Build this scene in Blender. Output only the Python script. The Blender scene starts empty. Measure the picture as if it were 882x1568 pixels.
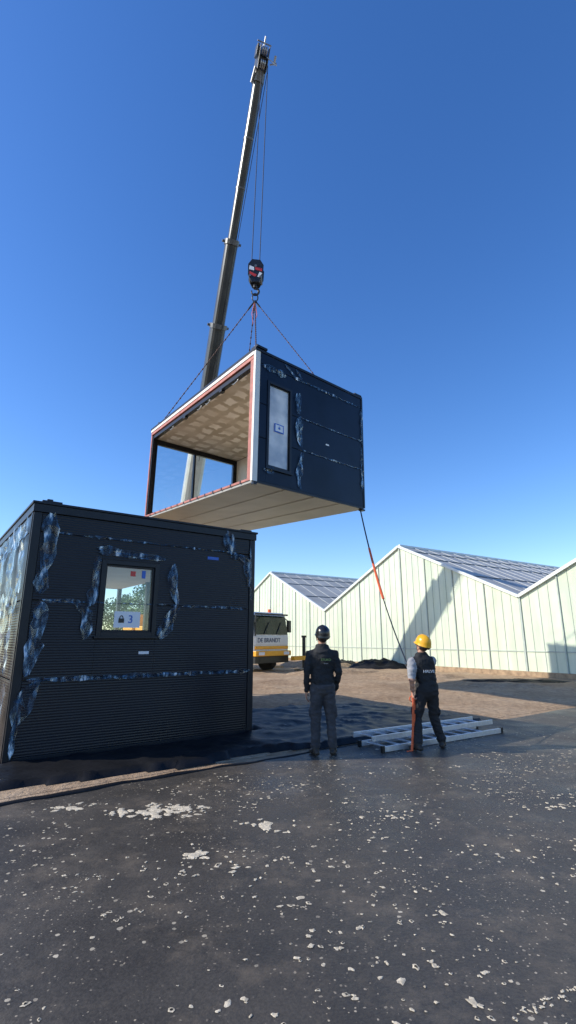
import bpy, bmesh, math, random
from mathutils import Vector, Matrix, noise
random.seed(7)
V=Vector
scene=bpy.context.scene
COL=scene.collection

# ------------------------------------------------------------ materials
def newmat(name):
    m=bpy.data.materials.new(name); m.use_nodes=True
    nt=m.node_tree; b=nt.nodes['Principled BSDF']
    return m,nt,b
def mat(name,col,rough=.5,metal=0,var=.15,scale=6,bump=0,bscale=30,spec=.5):
    m,nt,b=newmat(name)
    b.inputs['Roughness'].default_value=rough; b.inputs['Metallic'].default_value=metal
    b.inputs['Specular IOR Level'].default_value=spec
    tc=nt.nodes.new('ShaderNodeTexCoord')
    n=nt.nodes.new('ShaderNodeTexNoise'); n.inputs['Scale'].default_value=scale; n.inputs['Detail'].default_value=6
    nt.links.new(tc.outputs['Object'],n.inputs['Vector'])
    r=nt.nodes.new('ShaderNodeValToRGB')
    r.color_ramp.elements[0].position=.3; r.color_ramp.elements[1].position=.7
    r.color_ramp.elements[0].color=tuple(c*(1-var) for c in col)+(1,)
    r.color_ramp.elements[1].color=tuple(min(1,c*(1+var)) for c in col)+(1,)
    nt.links.new(n.outputs['Fac'],r.inputs['Fac']); nt.links.new(r.outputs['Color'],b.inputs['Base Color'])
    if bump:
        n2=nt.nodes.new('ShaderNodeTexNoise'); n2.inputs['Scale'].default_value=bscale; n2.inputs['Detail'].default_value=4
        nt.links.new(tc.outputs['Object'],n2.inputs['Vector'])
        bp=nt.nodes.new('ShaderNodeBump'); bp.inputs['Strength'].default_value=bump; bp.inputs['Distance'].default_value=.02
        nt.links.new(n2.outputs['Fac'],bp.inputs['Height']); nt.links.new(bp.outputs['Normal'],b.inputs['Normal'])
    return m
def N(nt,t,**k):
    n=nt.nodes.new(t)
    for a,v in k.items(): setattr(n,a,v)
    return n
def ramp(nt,src,stops):
    r=nt.nodes.new('ShaderNodeValToRGB')
    while len(r.color_ramp.elements)<len(stops): r.color_ramp.elements.new(.5)
    for e,(p,c) in zip(r.color_ramp.elements,stops):
        e.position=p; e.color=c if len(c)==4 else tuple(c)+(1,)
    nt.links.new(src,r.inputs['Fac']); return r
def noiseN(nt,vec,scale,detail=5,rough=.5):
    n=nt.nodes.new('ShaderNodeTexNoise'); n.inputs['Scale'].default_value=scale
    n.inputs['Detail'].default_value=detail; n.inputs['Roughness'].default_value=rough
    nt.links.new(vec,n.inputs['Vector']); return n
def mixc(nt,fac,a,b):
    m=nt.nodes.new('ShaderNodeMix'); m.data_type='RGBA'
    if hasattr(fac,'links') : nt.links.new(fac,m.inputs[0])
    else: m.inputs[0].default_value=fac
    for i,x in ((6,a),(7,b)):
        if hasattr(x,'links'): nt.links.new(x,m.inputs[i])
        else: m.inputs[i].default_value=tuple(x)+(1,)
    return m.outputs[2]
def math_(nt,op,a,b=None):
    m=nt.nodes.new('ShaderNodeMath'); m.operation=op
    for i,x in enumerate((a,b)):
        if x is None: continue
        if hasattr(x,'links'): nt.links.new(x,m.inputs[i])
        else: m.inputs[i].default_value=x
    return m.outputs[0]

def clad_mat():
    m,nt,b=newmat('ribbed_cladding')
    tc=N(nt,'ShaderNodeTexCoord'); sep=N(nt,'ShaderNodeSeparateXYZ'); nt.links.new(tc.outputs['Object'],sep.inputs[0])
    s=math_(nt,'SINE',math_(nt,'MULTIPLY',sep.outputs['Z'],2*math.pi/.036))
    n=noiseN(nt,tc.outputs['Object'],.9,6,.6)
    c=ramp(nt,n.outputs['Fac'],[(.3,(.007,.008,.013)),(.7,(.016,.018,.026))])
    s01=math_(nt,'MULTIPLY_ADD',s,.5); nt.nodes[-1].inputs[2].default_value=.5
    c2=mixc(nt,math_(nt,'MULTIPLY',s01,.35),c.outputs['Color'],(.004,.005,.008))
    nt.links.new(c2,b.inputs['Base Color'])
    bp=N(nt,'ShaderNodeBump'); bp.inputs['Strength'].default_value=.2; bp.inputs['Distance'].default_value=.006
    nt.links.new(s,bp.inputs['Height']); nt.links.new(bp.outputs['Normal'],b.inputs['Normal'])
    r=ramp(nt,n.outputs['Fac'],[(.35,(.26,.26,.26)),(.65,(.42,.42,.42))]); nt.links.new(r.outputs['Color'],b.inputs['Roughness'])
    b.inputs['Specular IOR Level'].default_value=.32
    return m
M_clad=clad_mat()
M_clad2=mat('smooth_dark_cladding',(.006,.011,.024),.33,0,.35,1.2,.15,3,.22)
M_trim=mat('anthracite_trim',(.012,.014,.019),.38,0,.2,5,spec=.3)
M_black=mat('black_plastic',(.012,.012,.013),.4,0,.3,8)
M_white=mat('white_paint',(.74,.72,.66),.55,0,.06,3)
M_cream=mat('cream_interior',(.82,.79,.70),.7,0,.06,2)
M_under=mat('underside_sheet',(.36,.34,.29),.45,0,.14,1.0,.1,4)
M_salmon=mat('red_primer_steel',(.40,.13,.09),.55,0,.3,5,.2,20)
M_steel=mat('galvanised_steel',(.40,.41,.42),.38,.7,.2,9)
M_collar=mat('collar_steel',(.14,.145,.145),.4,.3,.2,9)
M_alu=mat('aluminium',(.72,.73,.74),.35,.6,.1,20)
M_boom=mat('crane_boom_paint',(.062,.067,.064),.33,.1,.25,1.5)
M_boomw=mat('crane_base_paint',(.62,.60,.54),.4,.1,.1,2)
M_rope=mat('wire_rope',(.05,.05,.055),.5,.5,.2,30)
M_chain=mat('chain_rust',(.10,.055,.045),.6,.4,.3,30)
M_orange=mat('orange_strap',(.75,.13,.04),.6,0,.15,20)
M_yellow=mat('yellow_paint',(.85,.38,.02),.4,0,.08,4)
M_red=mat('red_paint',(.6,.04,.03),.4,0,.1,4)
M_blue=mat('blue_label',(.02,.12,.5),.4,0,.1,4)
M_ghbar=mat('greenhouse_trim',(.70,.73,.68),.5,.05,.08,4)
M_ghrib=mat('greenhouse_rib',(.42,.47,.41),.5,.05,.12,4)
M_ghbar2=mat('roof_bar',(.55,.57,.58),.5,.1,.15,4)
M_tyre=mat('tyre_rubber',(.02,.02,.02),.8,0,.2,20)
M_wood=mat('wood_board',(.36,.25,.15),.8,0,.3,6,.3,20)
M_paper=mat('paper_sign',(.8,.8,.8),.7,0,.03,4)
def glass_mat(name,tint,refl=.12,rough=.02):
    m=bpy.data.materials.new(name); m.use_nodes=True; nt=m.node_tree; nt.nodes.clear()
    o=N(nt,'ShaderNodeOutputMaterial'); t=N(nt,'ShaderNodeBsdfTransparent'); g=N(nt,'ShaderNodeBsdfGlossy')
    t.inputs[0].default_value=tint+(1,); g.inputs['Roughness'].default_value=rough
    lw=N(nt,'ShaderNodeLayerWeight'); lw.inputs[0].default_value=.25
    f=math_(nt,'ADD',lw.outputs['Fresnel'],refl)
    mx=N(nt,'ShaderNodeMixShader'); nt.links.new(f,mx.inputs[0]); nt.links.new(t.outputs[0],mx.inputs[1]); nt.links.new(g.outputs[0],mx.inputs[2])
    nt.links.new(mx.outputs[0],o.inputs[0]); return m
M_glass=glass_mat('window_glass',(.92,.96,.96),.03)
def milky():
    m,nt,b=newmat('painted_haze_glass'); tc=N(nt,'ShaderNodeTexCoord')
    n=noiseN(nt,tc.outputs['Object'],1.6,3,.5)
    c=ramp(nt,n.outputs['Fac'],[(.35,(.42,.50,.58)),(.6,(.80,.83,.84))]); nt.links.new(c.outputs['Color'],b.inputs['Base Color'])  # bright haze reflected by the pane is painted in as pale mottling
    b.inputs['Roughness'].default_value=.12; b.inputs['Alpha'].default_value=.72
    return m
M_milky=milky()
M_dglass=mat('vehicle_glass',(.008,.02,.015),.04,0,.4,2,spec=.35)
def film_mat():
    m,nt,b=newmat('protective_film')
    tc=N(nt,'ShaderNodeTexCoord')
    mp=N(nt,'ShaderNodeMapping'); mp.inputs['Scale'].default_value=(1.4,1.4,.35); mp.inputs['Rotation'].default_value=(.4,.5,0); nt.links.new(tc.outputs['Object'],mp.inputs[0])
    n=noiseN(nt,mp.outputs[0],9,3,.55)
    c=ramp(nt,n.outputs['Fac'],[(.42,(.02,.04,.07)),(.56,(.07,.14,.22)),(.62,(.22,.35,.46)),(.67,(.75,.83,.88))])  # pale stops paint highlight streaks into the colour of film hanging in shade
    nt.links.new(c.outputs['Color'],b.inputs['Base Color'])
    a=ramp(nt,n.outputs['Fac'],[(.40,(.22,.22,.22)),(.66,(.85,.85,.85))])
    nt.links.new(a.outputs['Color'],b.inputs['Alpha'])
    b.inputs['Roughness'].default_value=.14; b.inputs['Specular IOR Level'].default_value=.9
    return m
M_film=film_mat()
def ceiling_mat():
    m,nt,b=newmat('plasterboard_ceiling')
    uv=N(nt,'ShaderNodeUVMap')
    br=N(nt,'ShaderNodeTexBrick'); br.inputs['Scale'].default_value=1.0; br.offset=.5
    br.inputs['Brick Width'].default_value=.62; br.inputs['Row Height'].default_value=.60; br.inputs['Mortar Size'].default_value=.15
    br.inputs['Mortar Smooth'].default_value=.5
    nz=noiseN(nt,uv.outputs[0],1.7,5,.6)
    mp=N(nt,'ShaderNodeVectorMath',operation='MULTIPLY_ADD')
    nt.links.new(nz.outputs['Color'],mp.inputs[0]); mp.inputs[1].default_value=(.6,.5,0); nt.links.new(uv.outputs[0],mp.inputs[2])
    nt.links.new(mp.outputs[0],br.inputs['Vector'])
    br.inputs['Color1'].default_value=(.90,.88,.82,1); br.inputs['Color2'].default_value=(.74,.70,.62,1); br.inputs['Mortar'].default_value=(.46,.41,.32,1)
    n2=noiseN(nt,uv.outputs[0],.9,3,.5); k=ramp(nt,n2.outputs['Fac'],[(.45,(0,0,0)),(.6,(.8,.8,.8))])
    nt.links.new(mixc(nt,k.outputs['Color'],br.outputs['Color'],(.62,.57,.48)),b.inputs['Base Color']); b.inputs['Roughness'].default_value=.8
    return m
M_ceil=ceiling_mat()

# ------------------------------------------------------------ helpers
def empty(name,loc):
    e=bpy.data.objects.new(name,None); e.location=loc; e.empty_display_size=.3; COL.objects.link(e); return e
def parent(o,e):
    if e is not None:
        o.parent=e; o.matrix_parent_inverse=Matrix.Translation(e.location).inverted()
def finish(bm,name,m,par=None,smooth=False,bevel=0,recalc=True):
    if recalc: bmesh.ops.recalc_face_normals(bm,faces=bm.faces)
    me=bpy.data.meshes.new(name); bm.to_mesh(me); bm.free()
    ms=m if isinstance(m,(list,tuple)) else [m]
    for x in ms: me.materials.append(x)
    if smooth: me.polygons.foreach_set('use_smooth',[True]*len(me.polygons))
    o=bpy.data.objects.new(name,me); COL.objects.link(o); parent(o,par)
    if bevel:
        b=o.modifiers.new('bevel','BEVEL'); b.width=bevel; b.segments=2; b.limit_method='ANGLE'
    return o
class Fr:
    def __init__(s,O,A,B,C=(0,0,1)): s.O,s.A,s.B,s.C=V(O),V(A),V(B),V(C)
    def p(s,a,b,c): return s.O+s.A*a+s.B*b+s.C*c
def box(bm,F,a0,a1,b0,b1,c0,c1,mi=0):
    vs=[bm.verts.new(F.p(a,b,c)) for c in (c0,c1) for b in (b0,b1) for a in (a0,a1)]
    for f in ((0,1,3,2),(4,6,7,5),(0,4,5,1),(2,3,7,6),(0,2,6,4),(1,5,7,3)):
        fc=bm.faces.new([vs[i] for i in f]); fc.material_index=mi
W0=Fr((0,0,0),(1,0,0),(0,1,0))
def tube(bm,pts,rad,seg=10,side=None,cap=True):
    pts=[V(p) for p in pts]; n=len(pts)
    if not isinstance(rad,(list,tuple)): rad=[rad]*n
    rad=[r if isinstance(r,(list,tuple)) else (r,r) for r in rad]
    rings=[]
    prev=None
    for i in range(n):
        t=(pts[min(i+1,n-1)]-pts[max(i-1,0)]).normalized()
        if side is not None: s=V(side)
        elif prev is not None: s=prev
        else: s=V((1,0,0)) if abs(t.x)<.8 else V((0,1,0))
        s=(s-t*s.dot(t)).normalized(); prev=s
        k=t.cross(s)
        rings.append([bm.verts.new(pts[i]+s*math.cos(2*math.pi*j/seg)*rad[i][0]+k*math.sin(2*math.pi*j/seg)*rad[i][1]) for j in range(seg)])
    for i in range(n-1):
        for j in range(seg):
            bm.faces.new((rings[i][j],rings[i][(j+1)%seg],rings[i+1][(j+1)%seg],rings[i+1][j]))
    if cap:
        bm.faces.new(rings[0][::-1]); bm.faces.new(rings[-1])
def rtube(bm,pts,rad,seg=16,side=None):
    pts=[V(p) for p in pts]; n=len(pts)
    if not isinstance(rad,(list,tuple)): rad=[rad]*n
    rad=[r if isinstance(r,(list,tuple)) else (r,r) for r in rad]
    t0=(pts[0]-pts[1]).normalized(); t1=(pts[-1]-pts[-2]).normalized()
    r0=min(rad[0]); r1=min(rad[-1])
    P=[pts[0]+t0*r0*.95,pts[0]+t0*r0*.6]+pts+[pts[-1]+t1*r1*.6,pts[-1]+t1*r1*.95]
    sc=lambda r,k:(r[0]*k,r[1]*k)
    R=[sc(rad[0],.3),sc(rad[0],.8)]+list(rad)+[sc(rad[-1],.8),sc(rad[-1],.3)]
    tube(bm,P,R,seg,side)
def ell(bm,c,r,rot=None,seg=20):
    M=Matrix.Translation(V(c))@(rot if rot else Matrix())@Matrix.Diagonal((r[0],r[1],r[2],1))
    bmesh.ops.create_uvsphere(bm,u_segments=seg,v_segments=seg//2+2,radius=1,matrix=M)
def beam(bm,p,q,w,h,up=(0,0,1)):
    p=V(p);q=V(q);t=(q-p).normalized(); s=t.cross(V(up)).normalized(); u=s.cross(t)
    F=Fr(p,s,t,u); L=(q-p).length
    box(bm,F,-w/2,w/2,0,L,-h/2,h/2)
def textobj(txt,name,m,origin,xdir,ydir,size,par,ext=.002):
    c=bpy.data.curves.new(name,'FONT'); c.body=txt; c.size=size; c.align_x='CENTER'; c.align_y='CENTER'; c.extrude=ext
    c.materials.append(m)
    o=bpy.data.objects.new(name,c); COL.objects.link(o)
    x=V(xdir).normalized(); y=V(ydir).normalized(); z=x.cross(y).normalized(); y=z.cross(x)
    R=Matrix((x,y,z)).transposed().to_4x4(); o.matrix_world=Matrix.Translation(V(origin))@R
    o.parent=par
    if par: o.matrix_parent_inverse=Matrix.Translation(par.location).inverted()
    return o

# ------------------------------------------------------------ world / sun
EL=math.radians(31); sh=V((-.993,-.116)).normalized()
S=V((sh.x*math.cos(EL),sh.y*math.cos(EL),math.sin(EL)))
w=bpy.data.worlds.new('World'); scene.world=w; w.use_nodes=True; nt=w.node_tree
bg=nt.nodes['Background']; sky=nt.nodes.new('ShaderNodeTexSky'); sky.sky_type='NISHITA'; sky.sun_disc=False
sky.sun_elevation=EL; sky.sun_rotation=math.atan2(sh.x,sh.y); sky.altitude=0; sky.air_density=1.0; sky.dust_density=.25; sky.ozone_density=3.0
hs=nt.nodes.new('ShaderNodeHueSaturation'); hs.inputs['Hue'].default_value=.511; hs.inputs['Saturation'].default_value=1.26; hs.inputs['Value'].default_value=1.52
nt.links.new(sky.outputs[0],hs.inputs['Color']); nt.links.new(hs.outputs[0],bg.inputs[0]); bg.inputs[1].default_value=.15
sl=bpy.data.lights.new('sun','SUN'); sl.energy=5.0; sl.angle=math.radians(.53); sl.color=(1,.94,.83)
so=bpy.data.objects.new('sun',sl); COL.objects.link(so); so.rotation_euler=S.to_track_quat('Z','Y').to_euler(); so.location=(-20,0,30)
scene.view_settings.view_transform='Standard'; scene.view_settings.look='None'; scene.view_settings.exposure=0

# ------------------------------------------------------------ camera
cam=bpy.data.cameras.new('camera'); co=bpy.data.objects.new('camera',cam); COL.objects.link(co); scene.camera=co
cam.sensor_fit='VERTICAL'; cam.sensor_height=36; cam.lens=36*760/1568; cam.clip_end=4000; cam.clip_start=.05
co.location=(0,0,1.6); co.rotation_euler=(math.radians(90+14.3),0,0)

# ------------------------------------------------------------ ground
A2=V((.806,.592,0)); B2=V((-.592,.806,0))
GF=Fr((0,0,0),A2,B2)
def sand_mat():
    m,nt,b=newmat('sandy_soil'); tc=N(nt,'ShaderNodeTexCoord'); o=tc.outputs['Object']
    n=noiseN(nt,o,.45,8,.65); c=ramp(nt,n.outputs['Fac'],[(.3,(.24,.15,.088)),(.5,(.42,.29,.185)),(.7,(.56,.42,.285))])
    n2=noiseN(nt,o,7,8,.7); c2=ramp(nt,n2.outputs['Fac'],[(.35,(.15,.10,.06)),(.6,(.54,.39,.25))])
    nt.links.new(mixc(nt,.45,c.outputs['Color'],c2.outputs['Color']),b.inputs['Base Color'])
    b.inputs['Roughness'].default_value=.95; b.inputs['Specular IOR Level'].default_value=.1
    bp=N(nt,'ShaderNodeBump'); bp.inputs['Strength'].default_value=.8; bp.inputs['Distance'].default_value=.07
    nt.links.new(n2.outputs['Fac'],bp.inputs['Height']); nt.links.new(bp.outputs['Normal'],b.inputs['Normal'])
    return m
M_sand=sand_mat()
bm=bmesh.new(); box(bm,W0,-1500,1500,-1500,1500,-1,0); finish(bm,'ground',M_sand)
bm=bmesh.new()
na,nb=150,170
gv={}
for i in range(na+1):
    for j in range(nb+1):
        a=-12+ (21.2+12)*i/na; b=6.3+(60)*(j/nb)**1.4
        h=.008+.07*max(0,noise.noise(V((a*.5,b*.5,3)))+.3)*min(1,(b-6.3)/1.5)+.07*max(0,noise.noise(V((a*2,b*2,9))))*min(1,(b-6.3)/1.5)
        if j in (0,): h=.003
        gv[i,j]=bm.verts.new(GF.p(a,b,h))
for i in range(na):
    for j in range(nb): bm.faces.new((gv[i,j],gv[i+1,j],gv[i+1,j+1],gv[i,j+1]))
finish(bm,'sand_field',M_sand,smooth=True)

def sheet_mat():
    m,nt,b=newmat('asphalt_sheet'); tc=N(nt,'ShaderNodeTexCoord'); o=tc.outputs['Object']
    n=noiseN(nt,o,.7,9,.68); c=ramp(nt,n.outputs['Fac'],[(.3,(.042,.037,.031)),(.5,(.068,.059,.048)),(.72,(.120,.101,.079))])
    n2=noiseN(nt,o,60,4,.7); c2=ramp(nt,n2.outputs['Fac'],[(.35,(.032,.029,.025)),(.7,(.13,.112,.09))])
    base=mixc(nt,.38,c.outputs['Color'],c2.outputs['Color'])
    nd=noiseN(nt,o,1.6,8,.75); dm=ramp(nt,nd.outputs['Fac'],[(.50,(0,0,0)),(.74,(.55,.55,.55))])
    base=mixc(nt,dm.outputs['Color'],base,(.25,.195,.135))
    n5=noiseN(nt,o,.55,6,.6); d5=ramp(nt,n5.outputs['Fac'],[(.52,(0,0,0)),(.68,(.5,.5,.5))])
    base=mixc(nt,d5.outputs['Color'],base,(.030,.027,.025))
    nw=noiseN(nt,o,30,3,.6); va=N(nt,'ShaderNodeVectorMath',operation='MULTIPLY_ADD'); nt.links.new(nw.outputs['Color'],va.inputs[0]); va.inputs[1].default_value=(.02,.02,0); nt.links.new(o,va.inputs[2])
    def dots(scale,thr,cut,mlo,mhi,ms,base,col):
        vo=N(nt,'ShaderNodeTexVoronoi'); vo.inputs['Scale'].default_value=scale; nt.links.new(va.outputs[0],vo.inputs['Vector'])
        sc=N(nt,'ShaderNodeSeparateColor'); nt.links.new(vo.outputs['Color'],sc.inputs[0])
        d=math_(nt,'LESS_THAN',vo.outputs['Distance'],math_(nt,'MULTIPLY',sc.outputs[1],thr))
        r=math_(nt,'GREATER_THAN',sc.outputs[0],cut)
        k=noiseN(nt,o,ms,4,.6); kk=ramp(nt,k.outputs['Fac'],[(mlo,(0,0,0)),(mhi,(1,1,1))])
        f=math_(nt,'MULTIPLY',math_(nt,'MULTIPLY',d,r),kk.outputs['Color'])
        return mixc(nt,f,base,col)
    base=dots(42,.30,.5,.42,.60,1.1,base,(.46,.38,.27))
    base=dots(16,.26,.6,.45,.58,.8,base,(.60,.51,.37))
    nt.links.new(base,b.inputs['Base Color'])
    rr=ramp(nt,n.outputs['Fac'],[(.35,(.36,.36,.36)),(.65,(.60,.60,.60))]); nt.links.new(rr.outputs['Color'],b.inputs['Roughness'])
    b.inputs['Specular IOR Level'].default_value=.28
    bp=N(nt,'ShaderNodeBump'); bp.inputs['Strength'].default_value=.4; bp.inputs['Distance'].default_value=.01
    nt.links.new(n2.outputs['Fac'],bp.inputs['Height'])
    n6=noiseN(nt,o,2.2,3,.5); bp2=N(nt,'ShaderNodeBump'); bp2.inputs['Strength'].default_value=.35; bp2.inputs['Distance'].default_value=.05
    nt.links.new(n6.outputs['Fac'],bp2.inputs['Height']); nt.links.new(bp2.outputs['Normal'],bp.inputs['Normal'])
    nt.links.new(bp.outputs['Normal'],b.inputs['Normal'])
    return m
M_sheet=sheet_mat()
bm=bmesh.new()
def edgeb(a): return 6.1+.12*noise.noise(V((a*.35,0,1)))+.05*noise.noise(V((a*1.7,0,2)))
prev=None
for i in range(241):
    a=-30+110*i/240 
    t=bm.verts.new(GF.p(a,edgeb(a),.012)); q=bm.verts.new(GF.p(a,-40,.012))
    if prev: bm.faces.new((prev[0],t,q,prev[1]))
    prev=(t,q)
finish(bm,'pavement',M_sheet)

M_splat=mat('dried_sand',(.60,.51,.37),.95,0,.3,25,.4,60,.1)
bm=bmesh.new()
def splat(x,y,r,ring=False,asp=1,h=.0015):
    n=10; ph=random.random()*6
    z0=.0128+random.random()*.0025
    cs=math.cos(ph); sn=math.sin(ph)
    out=[];mid=[]
    for k in range(n):
        an=2*math.pi*k/n; rr=r*(.55+.85*random.random())
        ex=math.cos(an)*rr*asp; ey=math.sin(an)*rr
        out.append(bm.verts.new((x+ex*cs-ey*sn,y+ex*sn+ey*cs,z0)))
        q=.7 if not ring else .5
        mid.append(bm.verts.new((x+(ex*cs-ey*sn)*q,y+(ex*sn+ey*cs)*q,z0+h)))
    for k in range(n): bm.faces.new((out[k],out[(k+1)%n],mid[(k+1)%n],mid[k]))
    if not ring: bm.faces.new(mid)
cnt=0
while cnt<2500:
    x=random.uniform(-5,7.5); y=random.uniform(1.9,9.2)
    b=V((x,y,0)).dot(B2)
    if b>5.7: continue
    d=noise.noise(V((x*.9,y*.9,5)))+.6*noise.noise(V((x*2.7,y*2.7,11)))+(.12 if x>.5 else 0)-(.2 if y>6.2 else 0)
    if random.random()> max(.10,min(1,d*2.2+.25)): continue
    r=.0045+.009*random.random()**1.4
    if random.random()<.06: r*=1.6
    splat(x,y,r*(1+.04*y),random.random()<.4,1+random.random()*.7); cnt+=1
for (cx,cy,R,n) in ((-1.25,5.25,.36,80),(-1.0,5.35,.2,20),(-.69,4.28,.10,16),(-.45,4.1,.5,20),(-2.1,5.35,.25,16),(.95,5.1,.45,26),(-.2,4.9,.3,16),(1.9,4.3,.5,20),(2.6,5.4,.6,26)):
    for k in range(n):
        an=random.random()*6.28; rr=R*random.random()**.8
        s=(1-rr/R)*.5+.25
        splat(cx+math.cos(an)*rr*1.4,cy+math.sin(an)*rr*.7,(.014+.034*random.random())*s*(1.6 if R<.38 else .7),False,1.5,.003)
for k in range(40):
    t=random.random(); splat(.98+.5*t+random.gauss(0,.012),2.62+.25*t+random.gauss(0,.012),.003+.005*random.random(),False,1.6)
finish(bm,'sand_splashes',M_splat,recalc=False)

# black ground cloth
M_cloth=mat('black_ground_cloth',(.012,.012,.013),.48,0,.3,3,.6,6,.22)
def fbm(x,y,s): return 1-abs(noise.noise(V((x,y,s))))*2
bm=bmesh.new(); gv={}
st=.07
def inside(a,b):
    e=.12*noise.noise(V((a*1.1,b*1.1,4)))
    if a<5.0: return b>6.38+e+max(0,(2.5-a)*.16) and b<7.62 and a>-1.4
    return b>6.18+e*.5 and b<10.6+e*3-(a-5)*.25 and a<9.3+e*4-(b-6.2)*.15
for i in range(178):
    for j in range(84):
        a=-1.5+i*st; b=6.1+j*st
        wx=a+.8*noise.noise(V((a*.8,b*.8,20))); wy=b+.8*noise.noise(V((a*.8,b*.8,30)))
        h=.02+.03*max(0,fbm(wx*.55+wy*.35,wy*.6-wx*.4,2.)-.6)*2+.035*max(0,fbm(wx*1.9,wy*1.7+a*.5,6.)-.6)*2+.012*noise.noise(V((a*5,b*5,1)))
        gv[i,j]=(a,b,max(.005,h))
vv={}
def gvv(i,j):
    if (i,j) not in vv:
        a,b,h=gv[i,j]; vv[i,j]=bm.verts.new(GF.p(a,b,h+.055))
    return vv[i,j]
for i in range(177):
    for j in range(83):
        a,b,h=gv[i,j]
        if inside(a+.035,b+.035): bm.faces.new((gvv(i,j),gvv(i+1,j),gvv(i+1,j+1),gvv(i,j+1)))
for f_ in [v for v in bm.verts if v.is_boundary]: f_.co.z=.014
finish(bm,'black_ground_cloth',M_cloth,smooth=True)
bm=bmesh.new(); pts=[];rad=[]
for i in range(75):
    a=-6+i*.16
    k=min(1,(75-i)/25)
    pts.append(GF.p(a,edgeb(a)+.05*noise.noise(V((a*3,1,1))),.016+.012*noise.noise(V((a*2.3,4,1)))*k)); rad.append(((.05+.03*noise.noise(V((a*2,8,1))))*k+.004,(.014+.012*abs(noise.noise(V((a*3,9,1)))))*k+.002))
tube(bm,pts,rad,8,side=B2); finish(bm,'pavement_edge_fold',M_cloth,smooth=True)
def heap(name,cx,cy,rx,ry,h,ang,m):
    bm=bmesh.new(); n=26; g={}
    for i in range(n+1):
        for j in range(n+1):
            x=-1+2*i/n; y=-1+2*j/n; d=max(0,1-x*x-y*y)**.6
            z=h*d*(.65+.5*noise.noise(V((x*3+cx,y*3,1)))+.35*fbm(x*4,y*5,cx))
            X=x*rx*math.cos(ang)-y*ry*math.sin(ang); Y=x*rx*math.sin(ang)+y*ry*math.cos(ang)
            g[i,j]=bm.verts.new((cx+X,cy+Y,max(z,.0)+.005))
    for i in range(n):
        for j in range(n): 
            x=-1+2*(i+.5)/n; y=-1+2*(j+.5)/n
            if x*x+y*y<1.05: bm.faces.new((g[i,j],g[i+1,j],g[i+1,j+1],g[i,j+1]))
    return finish(bm,name,m,smooth=True)
heap('plastic_sheet_pile',4.9,28.2,1.7,.8,.5,-.3,M_cloth)
heap('plastic_sheet_pile',3.2,31.0,1.2,.8,.35,.3,M_cloth)
heap('plastic_sheet_pile',8.6,19.8,2.2,.35,.12,-.1,M_cloth)
heap('sand_mound',1.6,30.5,2.2,1.5,.5,.1,M_sand)
heap('sand_mound',2.2,24.5,2.5,1.0,.22,.4,M_sand)
heap('sand_mound',5.5,21.5,2.0,.9,.2,.2,M_sand)
heap('sand_mound',7.4,17.5,1.6,.6,.15,-.3,M_sand)

# ------------------------------------------------------------ greenhouse
g=V((-.551,.834,0)).normalized(); d=V((.834,.551,0)).normalized()
H=Fr((10.14,22.0,0),g,d); BW=13.9; EV=3.4; RI=3.26; LEN=55
gh=empty('greenhouse',(10.14,22,0))
def ghwall_mat():
    m,nt,b=newmat('greenhouse_film_wall'); tc=N(nt,'ShaderNodeTexCoord'); o=tc.outputs['Object']
    mp=N(nt,'ShaderNodeMapping'); mp.inputs['Scale'].default_value=(1,1,.12); nt.links.new(o,mp.inputs[0])
    n=noiseN(nt,mp.outputs[0],1.8,6,.65); c=ramp(nt,n.outputs['Fac'],[(.3,(.48,.56,.40)),(.52,(.66,.71,.54)),(.72,(.77,.80,.66))])
    n2=noiseN(nt,o,.25,4,.6); c2=ramp(nt,n2.outputs['Fac'],[(.35,(.56,.66,.55)),(.7,(.76,.77,.57))])
    nt.links.new(mixc(nt,.42,c.outputs['Color'],c2.outputs['Color']),b.inputs['Base Color'])
    b.inputs['Roughness'].default_value=.22; b.inputs['Specular IOR Level'].default_value=.4
    n4=noiseN(nt,o,.8,3,.5); bp=N(nt,'ShaderNodeBump'); bp.inputs['Strength'].default_value=.5; bp.inputs['Distance'].default_value=.1
    nt.links.new(n4.outputs['Fac'],bp.inputs['Height']); nt.links.new(bp.outputs['Normal'],b.inputs['Normal'])
    return m
def ghroof_mat():
    m,nt,b=newmat('greenhouse_roof_glass'); tc=N(nt,'ShaderNodeTexCoord'); o=tc.outputs['Object']
    n=noiseN(nt,o,.5,6,.6); c=ramp(nt,n.outputs['Fac'],[(.3,(.36,.355,.32)),(.7,(.52,.51,.46))])
    nt.links.new(c.outputs['Color'],b.inputs['Base Color']); b.inputs['Roughness'].default_value=.5; b.inputs['Specular IOR Level'].default_value=.12
    return m
M_ghw=ghwall_mat(); M_ghr=ghroof_mat()
bw=bmesh.new(); bb=bmesh.new(); br=bmesh.new(); bs=bmesh.new(); bd=bmesh.new(); bv=bmesh.new()
def prof(t): return EV+RI*(1-abs(2*t-1))
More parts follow.
